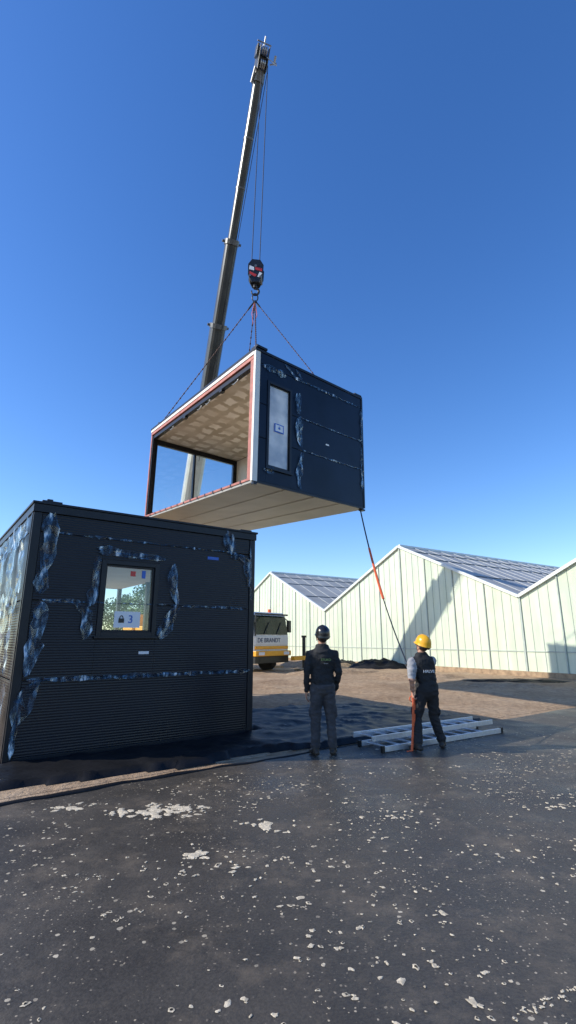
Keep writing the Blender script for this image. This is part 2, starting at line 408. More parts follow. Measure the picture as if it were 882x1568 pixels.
for k in range(-2,3):
    a0=k*BW
    vs=[H.p(a0,0,0),H.p(a0+BW,0,0),H.p(a0+BW,0,EV),H.p(a0+BW/2,0,EV+RI),H.p(a0,0,EV)]
    bw.faces.new([bw.verts.new(v) for v in vs])
    nm=8
    for i in range(nm+1):
        t=i/nm
        if i==nm and k<2: continue
        wd=.05 if i%4 else .09
        box(bv,H,a0+t*BW-wd/2,a0+t*BW+wd/2,-.05,-.003,.25,prof(t)-.05)
        for q in (.25,.5,.75):
            if i<nm:
                tt=(i+q)/nm; ww=.012 if q==.5 else .006
                box(bv,H,a0+tt*BW-ww,a0+tt*BW+ww,-.015,-.002,.25,prof(tt)-.05)
    box(bv,H,a0+.05,a0+BW-.05,-.028,-.004,1.05,1.09)
    for s0,s1 in ((0,.5),(.5,1)):
        beam(bb,H.p(a0+s0*BW,-.06,prof(s0)),H.p(a0+s1*BW,-.06,prof(s1)),.14,.13)
        p0=H.p(a0+s0*BW,0,prof(s0)+.03); p1=H.p(a0+s1*BW,0,prof(s1)+.03)
        br.faces.new([br.verts.new(v) for v in (p0,p1,p1+d*LEN,p0+d*LEN)])
        n_=int(LEN/1.1)
        for i in range(1,n_):
            off=d*(LEN*i/n_)+V((0,0,.02))
            beam(bs,p0+off,p1+off,.03,.02)
        for q in (.33,.66,.85):
            m0=p0.lerp(p1,q)+V((0,0,.025)); beam(bd,m0,m0+d*LEN,.05,.03)
    beam(bb,H.p(a0+BW/2,0,EV+RI+.05),H.p(a0+BW/2,LEN,EV+RI+.05),.15,.12)
    beam(bb,H.p(a0,0,EV+.03),H.p(a0,LEN,EV+.03),.3,.12)
finish(bw,'wall_film',M_ghw,gh); finish(bb,'frame_trim',M_ghbar,gh); finish(bv,'wall_ribs',M_ghrib,gh)
finish(br,'roof_glass',M_ghr,gh); finish(bs,'roof_glazing_bars',M_ghbar2,gh); finish(bd,'roof_purlins',M_collar,gh)
bm=bmesh.new(); box(bm,H,-2*BW,3*BW,-.12,-.0,0.0,.26); finish(bm,'base_board',M_wood,gh)
bm=bmesh.new(); box(bm,H,-2*BW,-2*BW+.06,0.01,LEN,0,EV); box(bm,H,3*BW-.06,3*BW,0.01,LEN,0,EV); finish(bm,'side_walls',M_ghw,gh)

# ------------------------------------------------------------ film strips
def film(bm,F,path,width,seed=0,off=-.05,n=None,face='front'):
    L=sum(math.dist(path[i],path[i+1]) for i in range(len(path)-1))
    st_=.11 if width>.07 else .06
    n=max(4,int(L/st_)); m=3 if width>.07 else 2
    rows=[]
    for i in range(n+1):
        s=L*i/n; k=0
        while k<len(path)-2 and s>math.dist(path[k],path[k+1]): s-=math.dist(path[k],path[k+1]); k+=1
        seg=math.dist(path[k],path[k+1]); t=min(1,s/seg)
        a=path[k][0]+(path[k+1][0]-path[k][0])*t; c=path[k][1]+(path[k+1][1]-path[k][1])*t
        dx=(path[k+1][0]-path[k][0])/seg; dy=(path[k+1][1]-path[k][1])/seg
        w_=width*(.45+1.2*abs(noise.noise(V((i*.27,seed,0)))) +.4*random.random())
        if i in (0,n): w_*=.45
        sh_=width*.25*noise.noise(V((i*.31,seed,7)))
        row=[]
        for j in range(m+1):
            u=(j/m-.5)*w_*1.25+sh_+random.uniform(-.2,.2)*w_/m
            v=random.uniform(-.35,.35)*L/n
            o=off-.06*abs(noise.noise(V((i*.8,j*1.3,seed))))*min(1,width/.1)-random.random()*.014
            aa=a-dy*u+dx*v; cc=c+dx*u+dy*v
            p=F.p(aa,o,cc) if face=='front' else F.p(o,aa,cc)
            row.append(bm.verts.new(p))
        rows.append(row)
    for i in range(n):
        for j in range(m):
            q=(rows[i][j],rows[i][j+1],rows[i+1][j+1],rows[i+1][j])
            if (i+j)%2: bm.faces.new((q[0],q[1],q[2])); bm.faces.new((q[0],q[2],q[3]))
            else: bm.faces.new((q[0],q[1],q[3])); bm.faces.new((q[1],q[2],q[3]))

def clad(bm,F,a0,a1,bands,hole,b0,b1):
    for c0,c1 in bands:
        if hole and c0<hole[3] and c1>hole[2]:
            h0,h1,k0,k1=hole
            box(bm,F,a0,h0,b0,b1,c0,c1); box(bm,F,h1,a1,b0,b1,c0,c1)
            if c0<k0: box(bm,F,h0,h1,b0,b1,c0,k0)
            if c1>k1: box(bm,F,h0,h1,b0,b1,k1,c1)
        else: box(bm,F,a0,a1,b0,b1,c0,c1)
def window(F,h,par,name,gm,b0=-.06):
    a0,a1,c0,c1=h
    bm=bmesh.new(); w_=.065
    box(bm,F,a0,a0+w_,b0,.15,c0,c1); box(bm,F,a1-w_,a1,b0,.15,c0,c1)
    box(bm,F,a0+w_,a1-w_,b0,.15,c0,c0+w_); box(bm,F,a0+w_,a1-w_,b0,.15,c1-w_,c1)
    box(bm,F,a0-.03,a1+.03,b0-.03,b0-.001,c0-.03,c0+.005)
    v=w_; s=.03; 
    box(bm,F,a0+v,a0+v+s,b0+.035,.05,c0+v,c1-v); box(bm,F,a1-v-s,a1-v,b0+.035,.05,c0+v,c1-v)
    box(bm,F,a0+v+s,a1-v-s,b0+.035,.05,c0+v,c0+v+s); box(bm,F,a0+v+s,a1-v-s,b0+.035,.05,c1-v-s,c1-v)
    finish(bm,name+'_frame',M_trim,par,bevel=.004)
    bm=bmesh.new(); box(bm,F,a0+v+s,a1-v-s,.0,.006,c0+v+s,c1-v-s); finish(bm,name+'_glass',gm,par)
def lockicon(F,a,c,s,par,b,txt=None):
    bm=bmesh.new(); box(bm,F,a-s*.3,a+s*.3,b-.004,b,c-s*.35,c+s*.1)
    tube(bm,[F.p(a+s*.18*math.cos(t),b-.002,c+s*.1+s*.3*math.sin(t)) for t in [math.pi*k/8 for k in range(9)]],.03*s+.002,6)
    finish(bm,'lock_icon',M_blue if not txt else M_black,par)
    if txt: textobj(txt,'sign_number',M_blue,F.p(a+s*1.0,b-.002,c),F.A,F.C,s*1.2,par)

# ------------------------------------------------------------ standing module
L=Fr((-3.6,6.9,.02),A2,B2); LW,LD,LH=3.63,7.3,3.45
mod=empty('modular_building_unit',(-3.6,6.9,0))
bands=[(.10,1.03),(1.045,2.085),(2.10,3.05),(3.065,3.33)]
hole=(.96,1.86,1.61,2.74)
bm=bmesh.new(); clad(bm,L,.07,LW-.07,bands,hole,-.04,0); finish(bm,'front_cladding',M_clad,mod,bevel=.004)
bm=bmesh.new(); clad(bm,L,.0,LW,[(.02,3.40)],hole,.003,.11)
box(bm,L,.0,LW,.112,LD,3.2,3.40); finish(bm,'wall_core',M_trim,mod)
bm=bmesh.new(); clad(bm,L,.09,LW-.09,[(.2,3.0)],hole,.113,.13)
box(bm,L,.09,.10,.132,LD-.05,.2,3.0)
box(bm,L,.09,LW-.03,.132,LD,3.0,3.05)
box(bm,L,LW-.10,LW-.09,.132,2.6,.2,3.0)
box(bm,L,.1,LW-.1,.132,LD,.14,.17)
finish(bm,'interior_lining',M_cream,mod)
bm=bmesh.new(); box(bm,L,.0,.085,.112,LD,.02,3.19); 
box(bm,L,LW-.085,LW,.112,2.6,.02,3.19)
for b_ in (4.9,LD-.12): box(bm,L,LW-.1,LW,b_,b_+.12,.12,3.19)
box(bm,L,.1,.25,LD-.12,LD,.18,3.0); box(bm,L,1.8,1.9,LD-.12,LD,.18,3.0); box(bm,L,.02,LW-.02,.12,LD-.01,.03,.135)
finish(bm,'side_walls',M_trim,mod)
bm=bmesh.new()
clad(bm,Fr(L.O,L.B,L.A,L.C),.07,LD,bands,None,-.04,-.002)
finish(bm,'side_cladding',M_clad,mod,bevel=.004)
bm=bmesh.new()
for a0,a1 in ((-.045,.065),(LW-.065,LW+.045)): 
    box(bm,L,a0,a1,-.055,-.001,.0,3.33)
box(bm,L,-.055,-.001,-.0,.068,.0,3.33)
box(bm,L,-.06,LW+.06,-.075,0,3.335,3.45); box(bm,L,-.06,-.001,.001,LD,3.335,3.45); box(bm,L,LW+.001,LW+.06,.001,LD,3.335,3.45)
box(bm,L,-.08,LW+.08,-.095,LD+.03,3.452,3.485)
box(bm,L,.066,LW-.066,-.05,-.002,.0,.095)
box(bm,L,.05,.32,-.03,.2,3.487,3.525); box(bm,L,LW-.25,LW-.02,-.03,.2,3.487,3.52)
box(bm,L,.12,.2,.02,.08,3.527,3.56)
finish(bm,'corner_and_roof_trim',M_trim,mod,bevel=.004)
window(L,hole,mod,'window',M_glass)
bm=bmesh.new(); box(bm,L,1.22,1.62,-.006,-.002,1.74,1.98); finish(bm,'window_sign',M_paper,mod)
lockicon(L,1.33,1.86,.14,mod,-.008,'3')
bm=bmesh.new(); box(bm,L,1.42,1.5,-.006,-.002,2.52,2.60); finish(bm,'sticker',M_red,mod)
bm=bmesh.new(); box(bm,L,2.72,2.93,-.048,-.043,2.90,2.95); box(bm,L,1.6,1.66,-.006,-.002,2.5,2.62); finish(bm,'blue_label',M_blue,mod)
bm=bmesh.new(); box(bm,L,1.62,1.78,-.048,-.043,1.35,1.39); finish(bm,'white_label',M_paper,mod)
bm=bmesh.new()
fl=[([(.22,3.35),(.19,2.8),(.14,2.2)],.15),([(.21,2.08),(.15,1.6),(.12,1.1)],.18),([(.3,1.02),(.14,.85),(.05,.5)],.14),([(.05,.5),(.04,.1)],.08),
([(.90,2.80),(.88,2.4),(.86,2.05)],.12),([(.88,2.85),(1.4,2.86),(1.95,2.84)],.11),([(.64,2.06),(.82,1.95),(.82,1.60)],.14),
([(2.1,2.75),(2.08,2.4),(2.2,2.15)],.14),([(2.22,2.07),(2.06,1.85),(1.9,1.60)],.17),
([(3.05,3.42),(3.2,3.02)],.18),([(3.3,3.0),(3.5,2.95),(3.55,2.5)],.14),([(3.18,3.0),(3.45,3.0)],.11),
([(.3,3.06),(1.7,3.06),(3.3,3.06)],.025),([(.2,2.095),(.7,2.09)],.05),([(.7,2.09),(2.,2.1)],.018),([(2.1,2.09),(3.56,2.09)],.028),([(.12,1.04),(1.3,1.04),(2.5,1.04),(3.58,1.04)],.05),([(3.57,3.2),(3.6,2.2)],.03),([(.5,1.04),(2.0,1.03)],.04)]
for i,(p,w_) in enumerate(fl): film(bm,L,p,w_,i*3.3+1,-.062)
fs=[([(.3,3.3),(.3,2.2)],.4),([(.5,2.05),(.6,1.1)],.35),([(.2,3.1),(3,3.1),(6,3.1)],.25),([(.2,2.09),(4,2.09)],.3),([(.3,1.0),(.35,.2)],.3),([(1.3,3.0),(1.2,.8)],.5),([(2.4,3.0),(2.4,1.8)],.6)]
for i,(p,w_) in enumerate(fs): film(bm,L,p,w_,i*2.3+50,-.062,face='side')
finish(bm,'protective_film',M_film,mod,recalc=False)

# ------------------------------------------------------------ hanging module
hm=empty('suspended_modular_unit',(-.81,10.68,5.02))
HW,HD,HH=3.94,7.65,3.40
F=Fr((-.81,10.68,5.02),V((2.9,2.66,.05))/HW,V((-4.24,6.34,.66))/HD,(.012,0,1))
hb=[(.06,1.12),(1.135,1.98),(1.995,3.03),(3.045,3.33)]
hh=(.36,1.16,.42,2.66)
eh=(.17,3.72,.22,2.90)
bm=bmesh.new(); clad(bm,F,.12,HW-.03,hb,hh,-.04,0); finish(bm,'end_cladding',M_clad2,hm,bevel=.004)
bm=bmesh.new(); clad(bm,F,.13,HW-.01,[(.1,3.3)],hh,.003,.12)
box(bm,F,HW-.1,HW,.122,HD-.13,.1,3.3)
clad(bm,F,.12,HW-.01,[(.1,3.3)],eh,HD-.12,HD)
finish(bm,'walls',M_trim,hm)
bm=bmesh.new(); clad(bm,F,.13,HW-.12,[(.2,3.02)],hh,.123,.14); box(bm,F,HW-.115,HW-.102,.142,HD-.14,.2,3.02); finish(bm,'interior_lining',M_cream,hm)
bm=bmesh.new(); uvl=bm.loops.layers.uv.new('UVMap')
cs=[(.16,.14),(HW-.12,.14),(HW-.12,HD-.13),(.16,HD-.13)]
fc=bm.faces.new([bm.verts.new(F.p(a,b,3.03)) for a,b in cs])
for lp,(a,b) in zip(fc.loops,cs): lp[uvl].uv=(b,a)
finish(bm,'plasterboard_ceiling',M_ceil,hm,recalc=False)
bm=bmesh.new(); box(bm,F,.0,HW,.0,HD,.0,.055); 
for k in range(1,4): box(bm,F,HW*k/4-.012,HW*k/4+.012,.02,HD-.02,-.012,-.001)
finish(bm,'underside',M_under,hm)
bm=bmesh.new(); box(bm,F,.1,HW-.1,.1,HD-.1,.057,.16); finish(bm,'floor_deck',M_wood,hm)
bm=bmesh.new()
box(bm,F,-.02,.11,.05,.22,.06,3.14)
box(bm,F,-.02,.11,HD-.10,HD-.0,.06,3.14)
box(bm,F,-.025,.11,.05,HD,3.145,3.24)
box(bm,F,-.025,.11,.05,HD,.058,.115)
finish(bm,'red_primer_frame',M_salmon,hm,bevel=.004)
bm=bmesh.new()
box(bm,F,-.035,.115,-.045,.045,.03,3.33); box(bm,F,-.045,.11,.05,HD,3.245,3.335)
finish(bm,'white_edge_strip',M_white,hm,bevel=.004)
bm=bmesh.new()
box(bm,F,.02,.15,.26,HD-.2,3.0,3.12); box(bm,F,-.0,.10,HD-.19,HD-.105,.14,3.1)
box(bm,F,-.05,HW+.02,-.06,-.0415,3.335,3.40)
box(bm,F,-.05,HW+.02,-.04,HD+.02,3.34,3.41); 
box(bm,F,-.03,.3,-.09,.2,3.412,3.47); box(bm,F,HW-.3,HW,-.05,.2,3.412,3.45); box(bm,F,.0,.25,HD-.3,HD,3.412,3.46)
box(bm,F,HW-.03,HW+.03,-.055,.05,.03,3.335)
box(bm,F,.12,HW-.03,-.05,-.001,.0,.055)
box(bm,F,.0,.1,-.06,.05,-.05,.028); box(bm,F,HW-.12,HW+.02,-.06,.08,-.05,-.002)
for k in range(14):
    b=.5+k*.5; box(bm,F,-.035,-.026,b,b+.05,.04,.12)
for b in (1.9,4.5): box(bm,F,.02,.14,b,b+.16,2.94,2.998)
for a0,a1,c0,c1 in ((.17,.22,.22,2.90),(3.66,3.72,.22,2.90),(1.80,1.87,.27,2.84),(.22,3.66,.22,.27),(.22,3.66,2.84,2.90)):
    box(bm,F,a0,a1,HD-.125-.01,HD+.01,c0,c1)
finish(bm,'dark_trim',M_trim,hm,bevel=.003)
bm=bmesh.new(); box(bm,F,.22,1.80,HD-.07,HD-.06,.27,2.84); box(bm,F,1.87,3.66,HD-.07,HD-.06,.27,2.84); finish(bm,'end_glass',M_glass,hm)
bm=bmesh.new()
for b,c_ in ((1.0,2.95),(2.7,2.93),(3.3,2.95),(5.6,2.94)):
    tube(bm,[F.p(.07,b,3.0),F.p(.08,b+.08,c_),F.p(.09,b+.3,c_-.01),F.p(.1,b+.42,3.0)],.016,8)
finish(bm,'cable_bundles',M_steel,hm,smooth=True)
window(F,hh,hm,'window',M_milky)
bm=bmesh.new(); box(bm,F,.62,.92,-.02,-.01,1.40,1.62); finish(bm,'window_sign',M_blue,hm)
bm=bmesh.new(); box(bm,F,.65,.89,-.025,-.021,1.43,1.59); finish(bm,'window_sign_face',M_paper,hm)
lockicon(F,.77,1.52,.1,hm,-.028)
bm=bmesh.new(); box(bm,F,2.4,2.52,-.048,-.043,1.50,1.54); finish(bm,'white_label',M_paper,hm)
bm=bmesh.new()
ff=[([(.2,3.0),(.5,3.0),(.9,2.95)],.14),([(1.35,2.65),(1.40,2.1)],.15),([(1.45,2.02),(1.38,1.6),(1.5,1.18)],.17),([(1.52,1.1),(1.4,.5),(1.45,.12)],.15),([(.3,.35),(.6,.42)],.13),
([(1.2,3.03),(2.5,3.03),(3.8,3.03)],.045),([(1.4,1.99),(3.9,1.99)],.03),([(1.4,1.13),(3.9,1.13)],.03),([(3.9,3.0),(3.87,1.9)],.07),([(3.87,1.8),(3.86,.5)],.06),([(.9,3.3),(1.3,3.03)],.05),([(1.3,3.3),(1.5,3.05)],.05)]
for i,(p,w_) in enumerate(ff): film(bm,F,p,w_,i*3.7+90,-.055)
finish(bm,'protective_film',M_film,hm,recalc=False)

# ------------------------------------------------------------ crane
def tubecy(bm,p,q,r,seg=12,r2=None): tube(bm,[p,q],[r,r2 if r2 else r],seg)
Bk=V((-.76,.65,0)).normalized(); At=V((.65,.76,0)).normalized()
Fc=V((-.8,25.2,0)); T=Fr(Fc,At,Bk)
P0=V((-6.8,29.5,3.0)); P1=V((-1.03,15.2,25.3))
cr=empty('mobile_crane',(-.8,25.2,0))
def bp_(s): return P1.lerp(P0,s)
side=(P0-P1).cross(V((0,0,1))).normalized()
def boomsec(bm,s0,s1,w_,h_,seg=16):
    p,q=bp_(s0),bp_(s1); t=(q-p).normalized(); u=t.cross(side).normalized()
    rings=[]
    for c in (p,q):
        r=[]
        for j in range(seg):
            an=2*math.pi*j/seg; cx=math.cos(an); sy=math.sin(an)
            k=.75; X=math.copysign(abs(cx)**k,cx)*w_; Y=math.copysign(abs(sy)**k,sy)*h_
            r.append(bm.verts.new(c+side*X+u*Y))
        rings.append(r)
    for j in range(seg): bm.faces.new((rings[0][j],rings[0][(j+1)%seg],rings[1][(j+1)%seg],rings[1][j]))
    bm.faces.new(rings[0][::-1]); bm.faces.new(rings[1])
bm=bmesh.new()
boomsec(bm,.035,.275,.20,.25); boomsec(bm,.272,.41,.29,.34); boomsec(bm,.4077,.62,.37,.43)
finish(bm,'telescopic_boom',M_boom,cr,smooth=False,bevel=.02)
bm=bmesh.new(); boomsec(bm,.618,1.0,.46,.55); finish(bm,'boom_base_section',M_boomw,cr)
bm=bmesh.new()
for s,w_ in ((.2716,.34),(.4077,.42),(.62,.53)):
    boomsec(bm,s-.004,s+.004,w_,w_*1.15); 
    for k in (-1,1): tubecy(bm,bp_(s)+side*k*w_*.9,bp_(s)+side*k*(w_+.10),.06)
boomsec(bm,.030,.045,.25,.30)
for s in (.12,.19): boomsec(bm,s-.0015,s+.0015,.215,.265)
finish(bm,'boom_collars',M_collar,cr)
bm=bmesh.new()
t=(P1-P0).normalized(); u=t.cross(side).normalized()
if u.y>0: u=-u
HF=Fr(bp_(.022),side,u,t)
for k in (-.2,.17): box(bm,HF,k,k+.04,-.35,.45,-.3,.55)
box(bm,HF,-.16,.16,-.25,.2,-.1,.3); box(bm,HF,-.3,-.22,-.1,.3,.2,.6); 
finish(bm,'boom_head_plates',M_boom,cr,bevel=.01)
bm=bmesh.new()
for (b_,c_) in ((.3,-.05),(-.2,.35),(.25,.42)):
    for a_ in (-.1,-.02,.06): tubecy(bm,HF.p(a_,b_,c_),HF.p(a_+.05,b_,c_),.17,18)
tubecy(bm,HF.p(-.3,.1,.75),HF.p(.3,.1,.75),.03); tubecy(bm,HF.p(0,.1,.5),HF.p(0,.15,.95),.03); tubecy(bm,HF.p(.15,.4,.2),HF.p(.5,.8,-.1),.02)
tubecy(bm,HF.p(-.25,.3,-.2),HF.p(-.28,.1,-.7),.05); tubecy(bm,HF.p(.3,.4,.0),HF.p(.55,.5,.1),.03); tubecy(bm,HF.p(.45,.5,.0),HF.p(.45,.55,.3),.05)
finish(bm,'boom_head_sheaves',M_steel,cr)
K=V((-1.17,15.2,13.55))
bm=bmesh.new()
top=HF.p(0,.3,-.1)+V((.12,0,0))
for k in (-.13,.13):
    tubecy(bm,top+V((k,0,0)),K+V((k*1.1,0,1.3)),.015,6)
tubecy(bm,top+V((.1,.3,.1)),bp_(.65)+u*.75,.014,6); tubecy(bm,top+V((-.0,.35,.2)),bp_(.62)+u*.62,.012,6)
finish(bm,'hoist_ropes',M_rope,cr)
bm=bmesh.new()
KF=Fr(K,V((1,0,0)),V((0,1,0)))
def disc(bm,a,b,c,r,th,seg=20): tube(bm,[KF.p(a,b-th/2,c),KF.p(a,b+th/2,c)],r,seg)
def plate(bm,b,th,pts):
    f0=[bm.verts.new(KF.p(x,b-th/2,z)) for x,z in pts]; f1=[bm.verts.new(KF.p(x,b+th/2,z)) for x,z in pts]
    bm.faces.new(f0); bm.faces.new(f1[::-1])
    for i in range(len(pts)): bm.faces.new((f0[i],f0[(i+1)%len(pts)],f1[(i+1)%len(pts)],f1[i]))
pl=[(-.12,.3),(.14,.3),(.28,.6),(.30,1.0),(.18,1.22),(-.12,1.26),(-.26,1.05),(-.26,.6)]
for b_ in (-.16,.16): plate(bm,b_,.04,pl)
finish(bm,'hook_block_plates',M_black,cr,bevel=.01)
bm=bmesh.new()
for b_ in (-.07,.07): disc(bm,.02,b_,.95,.25,.08)
for x,z in ((.2,.5),(-.18,.55),(.02,.95)): disc(bm,x,0,z,.05,.42,10)
finish(bm,'hook_block_sheaves',M_collar,cr)
bm=bmesh.new()
plate(bm,-.186,.008,[(-.20,.62),(.0,.5),(.06,.58),(-.2,.74)]); plate(bm,-.186,.008,[(.0,.80),(.24,.72),(.25,.84),(.0,.92)])
finish(bm,'hook_block_red_stripes',M_red,cr)
bm=bmesh.new(); plate(bm,-.187,.008,[(.08,.5),(.15,.48),(.25,.64),(.16,.7)]); plate(bm,-.187,.008,[(-.22,.82),(-.04,.76),(-.04,.9),(-.2,.98)])
finish(bm,'hook_block_white_stripes',M_paper,cr)
bm=bmesh.new(); tubecy(bm,K+V((0,0,.3)),K+V((0,0,.15)),.07)
tube(bm,[K+V((.13*math.sin(an)+(.0),0,.02+.14*math.cos(an))) for an in [math.pi*2*.8*i/14 for i in range(15)]],[.05-.002*i for i in range(15)],10)
tube(bm,[K+V((.1*math.cos(an),.0,-.22+.17*math.sin(an))) for an in [2*math.pi*i/16 for i in range(17)]],.022,8)
finish(bm,'hook',M_black,cr,smooth=True)
bm=bmesh.new(); R0=K+V((0,0,-.35))
cornersT=[F.p(.12,.2,3.47),F.p(.12,HD-.4,3.47),F.p(HW-.15,.9,3.45),F.p(HW-.15,HD-.3,3.45)]
for c in cornersT:
    dv=(c-R0).normalized(); L_=(c-R0).length; n_=int(L_/.11)
    for i in range(n_):
        p=R0+dv*L_*i/n_; q=R0+dv*L_*(i+1.05)/n_
        tube(bm,[p,p.lerp(q,.5),q],[(.012,.009),(.028,.015),(.012,.009)],6,side=(1,.2,0) if i%2 else (.2,1,.3))
finish(bm,'lifting_chains',M_chain,cr)
bm=bmesh.new()
for c in cornersT:
    dv=(c-R0).normalized(); tube(bm,[R0,R0+dv*.35],.03,8)
    tubecy(bm,c+V((0,0,-.1)),c+V((0,0,.12)),.05)
finish(bm,'chain_shackles',M_black,cr)
bm=bmesh.new()
tube(bm,[R0,R0+V((-.1,.0,-.5)),R0+V((-.05,0,-.95)),R0+V((.08,0,-.6)),R0],.012,6); finish(bm,'orange_sling_loop',M_orange,cr)
bm=bmesh.new()
box(bm,T,-1.25,1.25,2.1,12.5,1.15,1.5); box(bm,T,-.9,.9,.6,12.3,.7,1.149)
finish(bm,'chassis_deck',M_boomw,cr,bevel=.02)
def prism(bm,Fm,prof_,a0,a1,mi=0):
    f0=[bm.verts.new(Fm.p(a0,b,c)) for b,c in prof_]; f1=[bm.verts.new(Fm.p(a1,b,c)) for b,c in prof_]
    bm.faces.new(f0); bm.faces.new(f1[::-1])
    for i in range(len(prof_)): bm.faces.new((f0[i],f0[(i+1)%len(prof_)],f1[(i+1)%len(prof_)],f1[i]))
bm=bmesh.new(); prism(bm,T,[(0,.95),(0.0,1.75),(.22,2.75),(.36,2.88),(2.0,2.88),(2.0,.95)],-1.25,1.25); finish(bm,'cab',M_white,cr,bevel=.05)
bm=bmesh.new(); 
def wsq(a0,a1,t0,t1,o):
    p=lambda a,t:T.p(a,.22*t-o,1.75+1.0*t)
    vs=[bm.verts.new(p(a0,t0)),bm.verts.new(p(a1,t0)),bm.verts.new(p(a1,t1)),bm.verts.new(p(a0,t1))]; bm.faces.new(vs)
wsq(-1.18,1.18,.04,.95,.03)
for s_ in (-1,1):
    vs=[bm.verts.new(T.p(s_*1.262,b,c)) for b,c in ((.25,1.85),(1.3,1.85),(1.3,2.65),(.45,2.65))]; bm.faces.new(vs)
finish(bm,'windscreen',M_dglass,cr)
bm=bmesh.new(); box(bm,T,-1.2,1.2,-.03,-.002,1.32,1.70); finish(bm,'name_panel',M_white,cr,bevel=.01)
M_navy=mat('navy_text',(.02,.05,.12),.5)
textobj('DE BRANDT','cab_lettering',M_navy,T.p(-.22,-.045,1.51),T.A,(0,0,1),.30,cr,.004)
bm=bmesh.new(); box(bm,T,-1.27,1.27,-.18,.3,.78,1.02); box(bm,T,-1.2,1.2,-.05,-.002,1.1,1.25); finish(bm,'bumper',M_yellow,cr,bevel=.03)
bm=bmesh.new(); box(bm,T,-1.2,1.2,-.06,.4,.45,.775); 
for s_ in (-1,1):
    box(bm,T,s_*1.5-.1,s_*1.5+.1,.1,.25,1.9,2.5); tubecy(bm,T.p(s_*1.2,.2,2.6),T.p(s_*1.5,.18,2.45),.025)
box(bm,T,-1.2,1.2,-.02,.02,2.72,2.80)
tubecy(bm,T.p(-.6,-.04,1.8),T.p(-.1,.06,2.4),.02); tubecy(bm,T.p(.3,-.04,1.8),T.p(.8,.06,2.4),.02)
box(bm,T,-1.22,-1.16,-.06,.0,1.72,2.7); box(bm,T,-.9,.9,-.075,-.062,.5,.72)
finish(bm,'mirrors_and_grille',M_black,cr,bevel=.01)
bm=bmesh.new()
for s_ in (-.9,.9): box(bm,T,s_-.2,s_+.2,-.2,-.182,.83,.97)
finish(bm,'headlights',M_paper,cr)
bm=bmesh.new()
for s_ in (-.9,.9): tubecy(bm,T.p(s_,1.0,2.87),T.p(s_,1.0,3.08),.09)
finish(bm,'beacons',M_orange,cr)
bm=bmesh.new(); bh=bmesh.new()
for b_ in (1.3,3.2,7.6,9.2,10.8):
    for s_ in (-1,1):
        tube(bm,[T.p(s_*.88,b_,.55),T.p(s_*.93,b_,.55),T.p(s_*1.2,b_,.55),T.p(s_*1.25,b_,.55)],[.48,.55,.55,.48],24)
        tube(bh,[T.p(s_*1.1,b_,.55),T.p(s_*1.27,b_,.55)],[.28,.2],16)
finish(bm,'tyres',M_tyre,cr); finish(bh,'wheel_hubs',M_steel,cr)
bm=bmesh.new()
CF=Fr((P0.x,P0.y,0),At,Bk)
box(bm,CF,-1.1,1.1,-1.0,2.6,1.55,2.3); box(bm,CF,-.75,-.5,-.6,1.0,2.3,3.4); box(bm,CF,.5,.75,-.6,1.0,2.3,3.4); box(bm,CF,-1.25,1.25,2.0,3.0,1.6,3.0)
box(bm,CF,-1.6,-1.12,-1.4,.3,1.6,3.0)
finish(bm,'superstructure',M_yellow,cr,bevel=.04)
bm=bmesh.new(); tubecy(bm,CF.p(0,-1.2,2.2),bp_(.78),.18); finish(bm,'luffing_cylinder',M_steel,cr)
bm=bmesh.new(); bj=bmesh.new(); bo=bmesh.new()
for (b_,s_) in ((2.4,1),(2.4,-1),(6.6,1),(6.6,-1),(-.5,1)):
    ex=2.9 if b_>0 else 1.9
    box(bm,T,min(s_*1.0,s_*ex),max(s_*1.0,s_*ex),b_-.12,b_+.12,.55,.75)
    tubecy(bj,T.p(s_*ex,b_,.15),T.p(s_*ex,b_,1.65),.09); box(bo,T,s_*ex-.35,s_*ex+.35,b_-.35,b_+.35,.03,.13)
    tubecy(bj,T.p(s_*ex,b_,1.65),T.p(s_*ex,b_,1.75),.13)
finish(bm,'outrigger_beams',M_yellow,cr,bevel=.01); finish(bj,'outrigger_jacks',M_black,cr); finish(bo,'outrigger_pads',M_wood,cr)

# tag line
HANDR=V((1.86,7.98,1.16)); HANDL=V((1.86,7.86,.745))
tag=empty('tag_line',HANDR)
c=F.p(HW-.1,.02,-.04)
def sag(p,q,n,s): return [p.lerp(q,i/n)+V((0,0,-s*4*(i/n)*(1-i/n))) for i in range(n+1)]
full=sag(c,HANDR,30,.35)
bm=bmesh.new(); tube(bm,full[:9],.018,6); tube(bm,full[18:],.012,6)
finish(bm,'dark_rope',M_black,tag)
bm=bmesh.new(); tube(bm,full[8:19],[(.028,.010)]*11,6,side=(1,0,0))
tube(bm,sag(HANDR,HANDL,8,.0),[(.014,.006)]*9,6,side=(1,0,0))
tube(bm,[HANDL,HANDL+V((.0,-.02,-.08)),HANDL+V((-.02,0,-.4)),HANDL+V((-.06,-.03,-.72)),HANDL+V((-.14,-.06,-.725))],[(.018,.006)]*5,6,side=(1,0,0))
tube(bm,[HANDL+V((.01,0,0)),HANDL+V((.03,.03,-.1)),HANDL+V((.01,.03,-.35)),HANDL+V((-.02,.02,-.6)),HANDL+V((.02,.05,-.725))],[(.015,.006)]*5,6,side=(1,0,0))
tube(bm,[HANDL+V((.045*math.cos(t),.02,.0+.04*math.sin(t)-.02)) for t in [k*.5 for k in range(26)]],[(.006,.016)]*26,6)
finish(bm,'orange_webbing',M_orange,tag)

